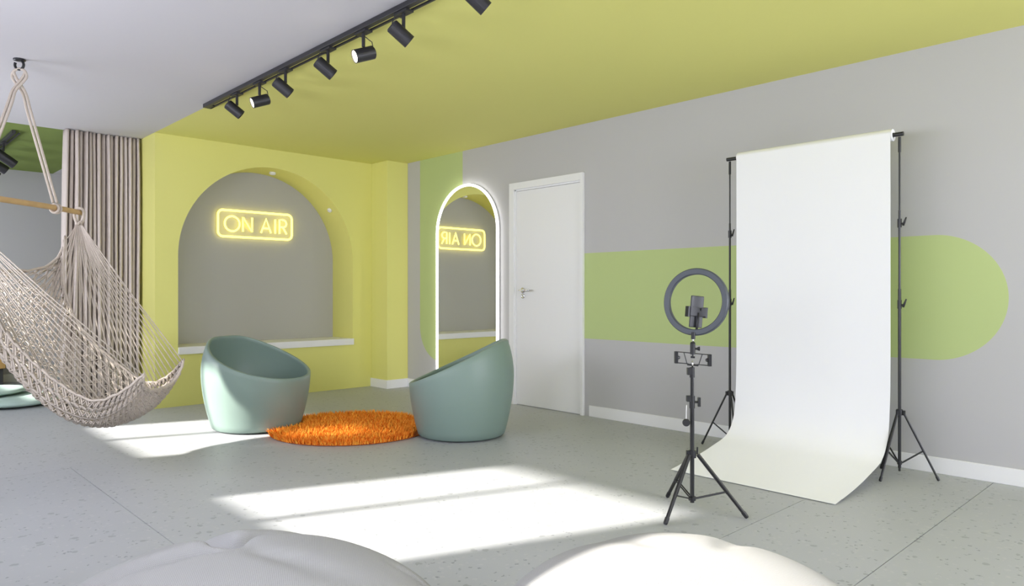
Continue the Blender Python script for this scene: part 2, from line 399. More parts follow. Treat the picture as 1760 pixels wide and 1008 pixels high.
# small fittings in the arch soffit
def soffit(x, y, z, nrm, label, r):
    t = thing('soffit_spot', (x, y, z), label, 'light', 'small lamps in the alcove arch')
    n = Vector(nrm).normalized(); bm = B()
    lathe(bm, (x, y, z), [(0, 0), (r, 0), (r, 0.018), (r*0.8, 0.024), (r*0.75, 0.016), (0, 0.016)], 20, n); mk('housing', bm, M['white_trim'], t, smooth=False)
    bm = B(); lathe(bm, (x, y, z), [(0, 0.0165), (r*0.7, 0.0165), (r*0.6, 0.020), (0, 0.021)], 16, n); mk('lens', bm, M['white_trim'], t)
soffit(AC+0.10, 7.25, ASP+math.sqrt(AR*AR-0.01)-0.001, (-0.1, 0, -1), 'small white lamp in the crown of the yellow arch above the neon sign', 0.034)
a = math.radians(38); soffit(AC+AR*math.cos(a)-0.001, 7.17, ASP+AR*math.sin(a)-0.001, (-math.cos(a), 0, -math.sin(a)), 'faint small lamp on the right shoulder of the yellow arch', 0.026)

# ------------------------------------------------------------------ curtain
cn = 17; seg = 12; cx0, cx1 = 1.515, 2.140; top, bot = [], []
bm = B(); rows = [0.012, 0.7, 1.6, 2.2, 2.50, H-0.004]; grid = []
for z in rows:
    line = []
    for i in range(cn*seg+1):
        u = i/(cn*seg); ph = 2*math.pi*i/seg
        am = 0.060*(0.75 + 0.35*math.sin(7.3*u*6.28+1) )*(1.0 if z < 2.45 else 0.8)
        x = cx0 + (cx1-cx0)*u + 0.006*math.sin(ph*2+0.5) + 0.004*math.sin(z*2.1+u*30) - (0.03*(H-z)/H*(1-u)**3)
        y = 7.445 + am*math.cos(ph + 0.5*math.sin(u*21)) + 0.01*math.sin(z*1.3+u*9)
        line.append(bm.verts.new((min(x, XL-0.004), y, z)))
    grid.append(line)
for a, b in zip(grid, grid[1:]):
    for i in range(len(a)-1): bm.faces.new((a[i], a[i+1], b[i+1], b[i]))
cur = mk('curtain', bm, M['curtain'], smooth=True)
md = cur.modifiers.new('cloth', 'SOLIDIFY'); md.thickness = 0.003
tag(cur, 'floor length taupe curtain in narrow pleats beside the yellow wall', 'curtain')

# ------------------------------------------------------------------ track lights
TX = 2.118; TZ = H-0.002
def track(x0, x1, ya, yb, name, label):
    t = thing(name, (x0, ya, H), label, 'light track')
    bm = B(); box(bm, x0, x1, ya, yb, H-0.030, H-0.001); mk('rail', bm, M['spot_black'], t, bevel=0.002)
    bm = B(); box(bm, x1+0.020, x1+0.032, ya, yb, H-0.030, H-0.020)
    mk('conductor_bar', bm, M['spot_black'], t)
    bm = B(); box(bm, x1, x1+0.032, yb-0.10, yb, H-0.030, H-0.018); mk('end_cap', bm, M['spot_black'], t)
    return t
track(2.098, 2.130, 1.2, 5.70, 'light_track', 'long black ceiling track carrying spotlights along the edge of the yellow ceiling')
def spotlight(y, lit, label, x=2.132, ze=H-0.030, dirv=None, group='spotlights on the long ceiling track', L=0.122, r=0.037):
    t = thing('track_spotlight', (x, y, ze), label, 'spotlight', group)
    d = Vector(dirv or ((-0.90, 0.18, -0.36) if lit else (0.74, -0.30, -0.62))).normalized()
    bm = B(); box(bm, x-0.024, x+0.024, y-0.055, y+0.055, ze-0.012, ze-0.0004); mk('adapter', bm, M['spot_black'], t)
    bm = B(); cyl(bm, (x, y, ze-0.012), (x, y, ze-0.085), 0.0095, n=12); mk('stem', bm, M['spot_black'], t, smooth=False)
    piv = Vector((x, y, ze-0.085)); pb = 0.052 if lit else 0.055
    off = d.cross(Vector((0, 1, 0))).normalized();
    if off.z > 0: off = -off
    c0 = piv + off*(r+0.002) - d*pb          # rear end of the can
    bm = B(); lathe(bm, c0, [(0, 0), (r*0.82, 0), (r, 0.006), (r, L), (r*0.88, L), (r*0.86, L-0.012), (0, L-0.012)], 28, d)
    body = mk('lamp_body', bm, M['spot_black'], t)
    bm = B(); lathe(bm, c0, [(0, L-0.0115), (r*0.85, L-0.0115), (r*0.85, L-0.006), (0, L-0.003)], 24, d)
    mk('lens', bm, M['lens_on'] if lit else M['lens_off'], body, label='lit warm white lens' if lit else None)
    bm = B(); p0 = Vector((x, y, ze-0.02)); p3 = c0 - d*0.002 - off*r*0.3
    mid = (p0+p3)/2 - d*0.022
    tube(bm, [p0, p0*0.6+p3*0.4 - d*0.016, mid, p3], 0.0028, 6); mk('cable', bm, M['spot_black'], t, smooth=True)
    return t
for y, lit, lb in [(5.13, False, 'black spotlight aimed down at the far end of the long ceiling track'),
                   (4.75, True, 'lit black spotlight nearer the far end of the long track'),
                   (4.36, False, 'unlit black spotlight third from the far end, just past the far lit one'),
                   (3.81, False, 'unlit black spotlight fourth from the far end, just before the near lit one'),
                   (3.42, True, 'lit black spotlight in the nearer half of the long track'),
                   (3.035, False, 'large unlit black spotlight, the nearest one fully in view on the long track'),
                   (2.44, False, 'unlit black spotlight cut off by the upper edge of the photo')]:
    spotlight(y, lit, lb)
track(1.175, 1.205, 7.80, 9.6, 'light_track', 'short black ceiling track under the dark green ceiling past the curtain')
for y, dv, lb in [(8.35, (0.75, 0.1, -0.5), 'small black spotlight nearest the curtain under the dark green ceiling'),
                  (8.85, (0.75, 0.1, -0.45), 'small black spotlight in the middle of the short track under the dark green ceiling'),
                  (9.35, (0.75, 0.1, -0.45), 'small black spotlight furthest along the short track under the dark green ceiling')]:
    spotlight(y, False, lb, x=1.19, ze=H-0.03, dirv=dv, group='spotlights in the back lounge', L=0.20, r=0.045)

# ------------------------------------------------------------------ tub chairs
def tub_chair(cx, cy, gx, gy, z0, name, label, rmax=0.408, rb=0.328, sag=0.035):
    """gx, gy: gradient of the slanted rim; z0: rim height above the centre"""
    t = thing(name, (cx, cy, 0.0095), label, 'chair', 'sage green tub chairs'); OFF[t.name] = Vector((cx, cy, 0))
    def R(z):
        u = z/0.46
        return rb + (rmax-rb)*math.sin(min(u, 1)*math.pi/2)**0.9 if u <= 1 else rmax - (rmax-0.335)*((z-0.46)/0.30)**1.8
    def rim(a):
        z = z0
        for _ in range(25): z = 0.5*z + 0.5*(z0 + (gx*math.cos(a) + gy*math.sin(a))*R(z) - 0.022*math.exp(-((math.atan2(math.sin(a-math.atan2(gy, gx)), math.cos(a-math.atan2(gy, gx))))/0.40)**2) - sag*abs(math.sin(a-math.atan2(gy, gx)))**2)
        return z
    n = 72; bm = B(); th = 0.026
    def vert(a, z, ins): r = R(z)-ins; return bm.verts.new((cx + r*math.cos(a), cy + r*math.sin(a), z))
    cols = []
    for k in range(n):
        a = 2*math.pi*k/n; zr = rim(a); col = []
        for z in (0.0, 0.012): col.append(vert(a, z, 0.012 if z == 0 else 0.0))
        for j in range(1, 14): col.append(vert(a, 0.012 + (zr-0.006-0.012)*j/13, 0))
        col.append(vert(a, zr, 0.006)); col.append(vert(a, zr, th-0.006))
        for j in range(13): z = (zr-0.006) + (0.27-(zr-0.006))*j/12; col.append(vert(a, z, th))
        cols.append(col)
    for k in range(n):
        p, q = cols[k], cols[(k+1) % n]
        for j in range(len(p)-1): bm.faces.new((p[j], q[j], q[j+1], p[j+1]))
    bm.faces.new([c[0] for c in cols][::-1])
    mk('shell', bm, M['sage'], t, smooth=True)
    bm = B(); rs = R(0.28)-th-0.004
    lathe(bm, (cx, cy, 0), [(0, 0.24), (rs, 0.24), (rs, 0.275), (rs-0.02, 0.295), (rs*0.5, 0.288), (0, 0.284)], 48)
    mk('seat', bm, M['sage'], t, smooth=True)
    return t
cl = cam_pt(-2.045, 5.68, 0)
gl = RV*(-0.40) + FV*0.16
tub_chair(cl.x, cl.y, gl.x, gl.y, 0.582, 'tub_chair', 'sage green tub chair with slanted rim, on the left near the hammock, facing the rug', 0.415, 0.333)
cr = cam_pt(-0.383, 5.38, 0)
gr_ = RV*0.46 + FV*(-0.02)
tub_chair(cr.x, cr.y, gr_.x, gr_.y, 0.572, 'tub_chair', 'sage green tub chair with slanted rim in front of the arched mirror', 0.398, 0.325, 0.012)

# ------------------------------------------------------------------ orange rug
rcx, rcy, rr = 2.945, 4.895, 0.615
rug = thing('shag_rug', (rcx, rcy, 0), 'round orange shag rug on the grey floor between the two tub chairs', 'rug')
bm = B(); lathe(bm, (rcx, rcy, 0.001), [(0, 0), (rr-0.01, 0), (rr, 0.004), (rr-0.01, 0.009), (0, 0.009)], 72); mk('backing', bm, M['rug_back'], rug)
vs, fs = [], []
NF = 17000
for i in range(NF):
    r = rr*math.sqrt(random.random()); a = random.random()*6.2832; x = rcx + r*math.cos(a); y = rcy + r*math.sin(a)
    if math.hypot(x-cl.x, y-cl.y) < 0.372 or math.hypot(x-cr.x, y-cr.y) < 0.365: continue
    hgt = random.uniform(0.022, 0.055); ta = random.random()*6.2832; ln = random.uniform(0.008, 0.05); wd = 0.0038
    if r > rr-0.05: ta = a + random.uniform(-1, 1)
    dx, dy = math.cos(ta), math.sin(ta); px, py = -dy*wd, dx*wd
    b0 = len(vs)
    for f, k in ((0, 1.0), (0.5, 1.1)):
        qx = x + dx*ln*f*f*1.2; qy = y + dy*ln*f*f*1.2; z = 0.008 + hgt*f*(1.1-0.1*f)
        vs += [(qx-px*k, qy-py*k, z), (qx+px*k, qy+py*k, z)]
    vs.append((x+dx*ln, y+dy*ln, 0.008+hgt))
    fs += [(b0, b0+1, b0+3, b0+2), (b0+2, b0+3, b0+4)]
mk('pile', (vs, [], fs), M['pile'], rug, kind='stuff')

# ------------------------------------------------------------------ rope hammock chair
HL, HD = -3.13, 4.50
def hp(p, q, z): return cam_pt(HL+p, HD+q, z)
ham = thing('hammock_chair', tuple(hp(0, 0, H)), 'knotted beige rope hammock chair with a wooden spreader bar hanging from the ceiling at left', 'hammock')
bz = 1.655
bm = B(); tube(bm, [hp(0, q, bz+0.006*math.sin(q*4)) for q in np.linspace(-0.66, 0.66, 14)], [0.0175]+[0.019]*12+[0.0175], 14); mk('spreader_bar', bm, M['wood'], ham, smooth=True)
bm = B(); lathe(bm, hp(0, 0, H-0.001), [(0, 0), (0.034, 0), (0.034, 0.008), (0.012, 0.012), (0, 0.012)], 20, Vector((0,0,-1)))
hk = [hp(0.028*math.sin(t), 0, H-0.036+0.03*math.cos(t)) for t in np.linspace(0, 5.2, 16)]
tube(bm, hk, 0.008, 8); mk('ceiling_hook', bm, M['black_metal'], ham, smooth=True)
for s in (-1, 1):                                  # suspension ropes: a loop through the hook, crossing, then down to the bar
    for e in (-0.012, 0.012):
        bm = B()
        pts = [hp(s*0.002, 0, H-0.060), hp(-0.034*s, 0.0, H-0.075), hp(-0.036*s+e, 0.004*s, H-0.115), hp(-0.012*s+e, 0.02*s, H-0.165), hp(0.004*s+e*0.8, 0.045*s, H-0.215)]
        pts += [hp(e, s*(0.045+(0.345-0.045)*k), H-0.215 + (bz+0.05-H+0.215)*k) for k in (0.15, 0.5, 0.85)] + [hp(e*1.2, s*0.352, bz+0.04)]
        tube(bm, smooth_poly(pts, 34), 0.0085, 7)
        mk('suspension_rope', bm, M['rope'], ham, smooth=True)
    bm = B()
    for e in (-0.014, 0.014):
        tube(bm, [hp(0.029*math.sin(t), s*0.36+e, bz+0.029*math.cos(t)) for t in np.linspace(0, 6.283, 20)][:-1], 0.0085, 7, closed=True)
    mk('bar_loop', bm, M['rope'], ham, smooth=True)
# sling surface
CP = [(-0.06, 1.22), (-0.05, 0.93), (0.09, 0.60), (0.37, 0.33), (0.62, 0.255), (0.81, 0.33), (0.935, 0.48)]
EP = [(-0.045, 1.475), (0.03, 1.14), (0.17, 0.86), (0.42, 0.62), (0.66, 0.475), (0.83, 0.52), (0.965, 0.635)]
QN = [-0.52, -0.40, -0.36, -0.37, -0.36, -0.35, -0.33]
QF = [0.53, 0.40, 0.34, 0.31, 0.28, 0.23, 0.17]
def crv(P, s):
    m = len(P)-1; u = min(max(s, 0), 1)*m; k = min(int(u), m-1); t = u-k
    p0, p1, p2, p3 = (np.array(P[i], float) for i in (max(k-1,0), k, k+1, min(k+2, m)))
    return 0.5*((2*p1) + (-p0+p2)*t + (2*p0-5*p1+4*p2-p3)*t*t + (-p0+3*p1-3*p2+p3)*t**3)
def S(s, t):                                       # s back to front, t -1 near edge .. 1 far edge
    c = crv(CP, s); e = crv(EP, s); qn = float(crv(QN, s)); qf = float(crv(QF, s))
    u = abs(t); k = u**2.4
    p = c[0] + (e[0]-c[0])*k; z = c[1] + (e[1]-c[1])*k
    if t < 0: z -= 0.035*k*s
    qm = (qn+qf)/2; qw = (qf-qn)/2
    q = qm + qw*math.sin(t*math.pi/2*0.97)
    return hp(p, q, z)
tie = {-1: hp(0.01, -0.62, bz-0.085), 1: hp(0.01, 0.60, bz-0.075)}
NS, NT = 62, 22
bm = B()
def nrm(s, t):
    e = 0.01; return (S(s+e, t)-S(s-e, t)).cross(S(s, min(t+e, 1))-S(s, max(t-e, -1))).normalized()
for j in range(NT):
    pts = []
    for i in range(NS+1):
        sft = (1 if (i+j) % 2 == 0 else -1)
        t = -1 + 2*(j+0.5)/NT + sft*0.46*2/NT
        sv = (i+0.5)/(NS+1)
        pts.append(S(sv, t) + nrm(sv, t)*(0.008*(1 if i % 2 else -1)))
    tube(bm, pts, 0.0078, 5)
for j in range(0, NT):                             # second, crossing strand gives the knitted relief
    pts = []
    for i in range(0, NS+1):
        sft = (-1 if (i+j) % 2 == 0 else 1)
        t = -1 + 2*(j+0.5)/NT + sft*0.40*2/NT
        sv = min((i+0.9)/(NS+1), 1)
        pts.append(S(sv, t) + nrm(sv, t)*(0.009*(-1 if i % 2 else 1)))
    tube(bm, pts, 0.0062, 5)
mk('woven_sling', bm, M['rope'], ham, smooth=True, kind='stuff')
bm = B()
loopp = [S(s, -1) for s in np.linspace(0, 1, 40)] + [S(1, t) for t in np.linspace(-0.95, 0.95, 24)] + [S(s, 1) for s in np.linspace(1, 0, 40)] + [S(0, t) for t in np.linspace(0.95, -0.95, 24)]
loopp = [p + Vector((0, 0, 0.004*math.sin(i*2.1))) for i, p in enumerate(loopp)]
tube(bm, loopp, 0.0085, 6, closed=True); mk('edge_cord', bm, M['rope'], ham, smooth=True)
for side in (-1, 1):
    NSTR = 28
    for i in range(NSTR):
        s = 0.02 + 0.965*(i/(NSTR-1))**0.9
        e = S(s, side*0.99); T = tie[side] + (RV*0.022*(i/(NSTR-1)-0.5)) + Vector((0, 0, random.uniform(-0.006, 0.006)))
        md_ = (e+T)/2 + Vector((0, 0, -0.010)) + FV*random.uniform(-0.006, 0.006)
        bm = B(); tube(bm, [T, md_, e], 0.0036, 5); mk('hammock_string', bm, M['rope'], ham, smooth=True)
    bm = B()
    q0 = side*0.62
    lp = [hp(0.005, q0*1.0, bz-0.10), hp(-0.026, q0, bz-0.05), hp(-0.034, q0, bz), hp(-0.02, q0, bz+0.028), hp(0.0, q0, bz+0.034), hp(0.02, q0, bz+0.028), hp(0.034, q0, bz), hp(0.028, q0, bz-0.05), hp(0.002, q0, bz-0.10)]
    tube(bm, smooth_poly(lp, 28), 0.011, 8)
    tube(bm, [tie[side] + RV*0.018*math.cos(t) + FV*0.014*math.sin(t) + Vector((0,0,-0.012*math.sin(t*3))) for t in np.linspace(0, 6.283, 14)[:-1]], 0.009, 6, closed=True)
    mk('gather_loop', bm, M['rope'], ham, smooth=True)

# ------------------------------------------------------------------ backdrop set
PX = 4.465; PY0, PY1 = 1.455, 2.440
def stand(cy, name, label, ang0, cx=4.50):
    t = thing(name, (cx, cy, 0), label, 'stand', 'backdrop stands')
    bm = B(); cyl(bm, (cx, cy, 0.055), (cx, cy, 1.10), 0.0085, n=14); cyl(bm, (cx, cy, 0.035), (cx, cy, 0.06), 0.006, n=10); mk('lower_tube', bm, M['black_metal'], t)
    bm = B(); cyl(bm, (cx, cy, 1.08), (cx, cy, 1.56), 0.0065, n=12); mk('middle_tube', bm, M['black_metal'], t)
    bm = B(); cyl(bm, (cx, cy, 1.54), (cx, cy, 1.985), 0.0048, n=10); cyl(bm, (cx, cy, 1.90), (cx, cy, 1.99), 0.008, n=12); mk('upper_tube', bm, M['black_metal'], t)
    for z in (0.985, 1.46):
        bm = B(); cyl(bm, (cx, cy, z), (cx, cy, z+0.05), 0.0115, n=14)
        col = mk('collar', bm, M['black'], t)
        bm = B(); d = Vector((-0.3, -0.9, 0)).normalized(); p = Vector((cx, cy, z+0.022))
        cyl(bm, p, p+d*0.022, 0.005, n=8); tube(bm, [p+d*0.022+Vector((0,0,-0.012)), p+d*0.03+Vector((0,0,0.006)), p+d*0.042+Vector((0,0,0.034))], [0.007, 0.006, 0.004], 8)
        mk('knob', bm, M['black'], col, smooth=True)
    zt = 0.375
    bm = B(); cyl(bm, (cx, cy, zt-0.012), (cx, cy, zt+0.022), 0.016, n=16); mk('leg_hub', bm, M['black'], t)
    bm = B(); cyl(bm, (cx, cy, 0.075), (cx, cy, 0.095), 0.013, n=14); mk('brace_hub', bm, M['black'], t)
    for k in range(3):
        a = ang0 + k*2*math.pi/3; d = Vector((math.cos(a), math.sin(a), 0)); c = Vector((cx, cy, 0))
        foot = c + d*0.195 + Vector((0,0,0.008)); topp = c + d*0.022 + Vector((0,0,zt))
        bm = B(); cyl(bm, topp, foot, 0.0062, n=10); cyl(bm, topp+Vector((0,0,-0.012)), topp+Vector((0,0,0.016)), 0.009, n=8)
        leg = mk('leg', bm, M['black_metal'], t)
        bm = B(); v = (foot-topp).normalized(); tube(bm, [foot-v*0.02, foot+v*0.002, foot+v*0.006], [0.0082, 0.0082, 0.005], 10); mk('rubber_foot', bm, M['black'], leg)
        bm = B(); mid = topp + (foot-topp)*0.57; cyl(bm, c+d*0.012+Vector((0,0,0.085)), mid, 0.0048, n=8); mk('brace', bm, M['black_metal'], t)
    return t
stand(1.421, 'backdrop_stand', 'black tripod backdrop stand on the right of the white paper', math.radians(-72))
stand(2.506, 'backdrop_stand', 'black tripod backdrop stand on the left of the white paper, behind the ring light', math.radians(103))
bz2 = 2.006
bm = B(); cyl(bm, (4.50, 1.400, bz2), (4.50, 2.528, bz2), 0.0125, n=16); cbar = mk('crossbar', bm, M['black_metal'])
tag(cbar, 'black horizontal bar joining both stands through the paper roll', 'bar')
pap = thing('paper_backdrop', (PX, (PY0+PY1)/2, 0), 'white seamless paper backdrop hanging from a roll and sweeping onto the floor', 'backdrop')
bm = B()
def ring_prof(r): return [(r*math.cos(2*math.pi*k/28), r*math.sin(2*math.pi*k/28)) for k in range(28)]
o_ = ring_prof(0.036); i_ = ring_prof(0.016); rl = []
for y in (PY0, PY1): rl.append(([bm.verts.new((4.50+a, y, bz2+b)) for a, b in o_], [bm.verts.new((4.50+a, y, bz2+b)) for a, b in i_]))
for k in range(28):
    k2 = (k+1) % 28
    bm.faces.new((rl[0][0][k], rl[0][0][k2], rl[1][0][k2], rl[1][0][k])); bm.faces.new((rl[0][1][k], rl[1][1][k], rl[1][1][k2], rl[0][1][k2]))
    for e in (0, 1): bm.faces.new((rl[e][0][k], rl[e][1][k], rl[e][1][k2], rl[e][0][k2]))
mk('paper_roll', bm, M['paper'], pap)
prof = [(4.463, 2.004), (4.4625, 1.98), (4.464, 1.60), (4.465, 1.0), (4.464, 0.62), (4.455, 0.42), (4.425, 0.235), (4.33, 0.125), (4.15, 0.075), (3.93, 0.035), (3.668, 0.004)]
pp = smooth_poly([(a, b, 0) for a, b in prof], 90); vs, fs = [], []
ny = 16
for i, p in enumerate(pp):
    for j in range(ny+1):
        u = j/ny; wob = 0.0022*math.sin(u*9+i*0.06)*min(1, i/20)
        vs.append((p[0]+wob*(0.6 if i < 60 else 0), PY0+0.004+(PY1-PY0-0.008)*u, p[1]+(wob if 60 <= i < 86 else 0)))
for i in range(len(pp)-1):
    for j in range(ny): a = i*(ny+1)+j; fs.append((a, a+1, a+ny+2, a+ny+1))
sh = mk('paper_sheet', (vs, [], fs), M['paper'], pap, smooth=True); md = sh.modifiers.new('paper', 'SOLIDIFY'); md.thickness = 0.0012; md.offset = 1
es = sh.modifiers.new('split', 'EDGE_SPLIT'); es.split_angle = math.radians(40)

# ------------------------------------------------------------------ ring light on tripod
cx, cy = 3.025, 1.886
rl_ = thing('ring_light_stand', (cx, cy, 0), 'black ring light on a tripod stand in front of the paper backdrop', 'ring light')
c0 = Vector((cx, cy, 0))
def at(dx, z, dd=0.0): return c0 + RV*dx + FV*dd + ZV*z        # across / up / away, as seen from the room's middle
bm = B(); cyl(bm, at(0, 0.055), at(0, 0.56), 0.0105, n=16); mk('lower_tube', bm, M['black_metal'], rl_)
bm = B(); cyl(bm, at(0, 0.53), at(0, 0.70), 0.0085, n=14); mk('upper_tube', bm, M['black_metal'], rl_)
bm = B(); cyl(bm, at(0, 0.515), at(0, 0.575), 0.0135, n=16); obox(bm, at(-0.013, 0.562), RV, FV, ZV, 0.014, 0.012, 0.014); col = mk('collar', bm, M['black'], rl_)
bm = B(); cyl(bm, at(0.01, 0.545), at(0.03, 0.545), 0.006, n=10); obox(bm, at(0.034, 0.545), RV, FV, ZV, 0.006, 0.008, 0.022); mk('knob', bm, M['black'], col)
bm = B(); cyl(bm, at(0, 0.665), at(0, 0.715), 0.012, n=16); obox(bm, at(-0.012, 0.695), RV, FV, ZV, 0.012, 0.012, 0.017); mk('tube_clamp', bm, M['black'], rl_)
bm = B(); cyl(bm, at(0.002, 0.713), at(0.002, 0.745), 0.0045, n=12); mk('chrome_stud', bm, M['chrome'], rl_, smooth=True)
# tablet holder: two clamp plates, thin frame, trapezoid struts
tilt = 0.07
AX = (RV*0.97 + FV*(-0.22)).normalized(); 
hc = at(0.003, 0.752)
def th(u, v): return hc + AX*u + ZV*(v - tilt*u)
bm = B()
for a, b in (((-0.083, 0.032), (0.083, 0.030)), ((-0.083, -0.022), (-0.02, -0.022)), ((0.02, -0.022), (0.083, -0.022)), ((-0.042, 0.031), (-0.026, -0.026)), ((0.045, 0.031), (0.027, -0.026))):
    cyl(bm, th(*a), th(*b), 0.0022, n=8)
tube(bm, [th(-0.026, -0.026), th(0.026, -0.026)], 0.0045, 8); cyl(bm, th(-0.010, 0.012), th(0.010, 0.012), 0.005, n=8); cyl(bm, th(0, 0.012), th(0, 0.032), 0.004, n=8)
hold = mk('tablet_holder', bm, M['black'], rl_)
for s in (-1, 1):
    bm = B(); obox(bm, th(s*0.079, 0.004), AX, FV, ZV, 0.0075, 0.010, 0.029); lathe(bm, th(s*0.070, 0.004), [(0, 0), (0.011, 0), (0.006, 0.010), (0, 0.011)], 12, AX*(-s))
    mk('clamp_plate', bm, M['black'], hold)
bm = B(); cyl(bm, at(0.003, 0.778), at(0.003, 0.83), 0.0125, n=18); lathe(bm, at(0.003, 0.828), [(0.011, 0), (0.013, 0.004), (0.009, 0.010), (0, 0.012)], 16); ball = mk('ball_head', bm, M['black'], rl_)
bm = B(); cyl(bm, at(0.012, 0.805), at(0.026, 0.805), 0.005, n=8); lathe(bm, at(0.024, 0.805), [(0, 0), (0.007, 0), (0.011, 0.012), (0, 0.012)], 10, RV); mk('knob', bm, M['black'], ball)
bm = B(); cyl(bm, at(0.004, 0.836), at(0.005, 0.858), 0.0045, n=10); mk('chrome_stud', bm, M['chrome'], rl_, smooth=True)
bm = B(); cyl(bm, at(0.005, 0.852), at(0.006, 0.885), 0.0105, n=14); mk('ring_mount', bm, M['black'], rl_)
# ring housing
fa = math.radians(9); fdir = Vector((math.cos(fa), math.sin(fa), 0))
fdir = (fdir - ZV*0.09).normalized()
rc = at(0.022, 1.034, 0.02); side = fdir.cross(ZV).normalized(); upv = side.cross(fdir).normalized()
def ringbm(profile, n=72):
    bm = B(); rings = []
    for k in range(n):
        a = 2*math.pi*k/n; rad = side*math.cos(a) + upv*math.sin(a)
        rings.append([bm.verts.new(rc + rad*r + fdir*hh) for r, hh in profile])
    for k in range(n):
        p, q = rings[k], rings[(k+1) % n]
        for j in range(len(p)): j2 = (j+1) % len(p); bm.faces.new((p[j], q[j], q[j2], p[j2]))
    return bm
mk('ring_housing', ringbm([(0.135, -0.006), (0.139, -0.011), (0.161, -0.011), (0.166, -0.005), (0.166, 0.010), (0.162, 0.012), (0.138, 0.012), (0.135, 0.010)]), M['ring'], rl_)
mk('light_diffuser', ringbm([(0.139, 0.0125), (0.161, 0.0125), (0.157, 0.018), (0.143, 0.018)]), M['diff'], rl_, label='white diffuser on the face turned to the backdrop')
# phone clamp on a short arm
pc = at(0.029, 0.985, 0.03); pax = (RV*0.93 + FV*0.30).normalized(); paw = pax.cross(ZV).normalized()
roll = math.radians(5); pu = (ZV*math.cos(roll) + pax*math.sin(roll)).normalized(); px_ = (pax*math.cos(roll) - ZV*math.sin(roll)).normalized()
if paw.dot(FV) < 0: paw = -paw
def ph(u, v, wv=0.0): return pc + px_*u + pu*v + paw*wv
bm = B(); tube(bm, [at(0.006, 0.88), ph(0.0, -0.095, -0.012), ph(0.0, -0.05, -0.016), ph(0, -0.005, -0.016)], 0.006, 8); mk('phone_arm', bm, M['black'], rl_, smooth=True)
bm = B(); obox(bm, ph(0, 0.0, -0.012), px_, paw, pu, 0.044, 0.006, 0.022)
for s in (-1, 1): obox(bm, ph(s*0.049, -0.002, 0.0), px_, paw, pu, 0.006, 0.014, 0.026)
cyl(bm, ph(0.012, 0.006, -0.018), ph(0.012, 0.018, -0.022), 0.003, n=8)
mk('phone_clamp', bm, M['black'], rl_, bevel=0.002)
# legs
zt = 0.29
bm = B(); cyl(bm, at(0, zt-0.016), at(0, zt+0.018), 0.019, n=18); obox(bm, at(-0.02, zt+0.006), RV, FV, ZV, 0.008, 0.01, 0.012); cyl(bm, at(0.025, zt), at(0.026, zt+0.035), 0.004, n=8); mk('leg_hub', bm, M['black'], rl_)
bm = B(); cyl(bm, at(0, 0.066), at(0, 0.084), 0.018, n=18); mk('brace_hub', bm, M['black'], rl_)
for fx, fy in ((2.781, 1.875), (3.139, 1.660), (3.160, 2.118)):
    d = (Vector((fx, fy, 0))-c0); d.z = 0; L = d.length; d.normalize()
    foot = c0 + d*L + ZV*0.010; topp = c0 + d*0.027 + ZV*zt
    bm = B(); cyl(bm, topp, topp+(foot-topp)*0.62, 0.0098, n=12); cyl(bm, topp+(foot-topp)*0.60, foot, 0.0088, n=12)
    leg = mk('leg', bm, M['black_metal'], rl_)
    v = (foot-topp).normalized(); bm = B(); tube(bm, [foot-v*0.028, foot-v*0.002, foot+v*0.004], [0.0108, 0.0108, 0.008], 12); mk('rubber_foot', bm, M['black'], leg)
    bm = B(); mid = topp + (foot-topp)*0.60; n_ = d.cross(ZV)
    for e in (-0.006, 0.006): cyl(bm, c0 + d*0.014 + n_*e + ZV*0.076, mid + n_*e, 0.0036, n=8)
    mk('brace', bm, M['black_metal'], rl_)
# phone
bm = B(); obox(bm, ph(0.0, 0.0, 0.0), px_, paw, pu, 0.036, 0.004, 0.078)
phn = mk('phone', bm, M['phone'], bevel=0.003); tag(phn, 'black phone gripped upright in the clamp inside the ring light', 'phone')
# remote hanging from the collar
rem = thing('remote_control', tuple(at(-0.032, 0.455, -0.012)), 'small dark round remote hanging from the ring light stand by a pale strap', 'remote')
bm = B(); tube(bm, [at(-0.030, 0.532, -0.012), at(-0.032, 0.50, -0.013), at(-0.032, 0.462, -0.013)], 0.0022, 6); mk('strap', bm, M['strap'], rem)
bm = B(); lathe(bm, at(-0.032, 0.447, -0.020), [(0, 0), (0.015, 0), (0.0185, 0.004), (0.0185, 0.010), (0.015, 0.014), (0, 0.014)], 24, FV); mk('remote_body', bm, M['black'], rem)

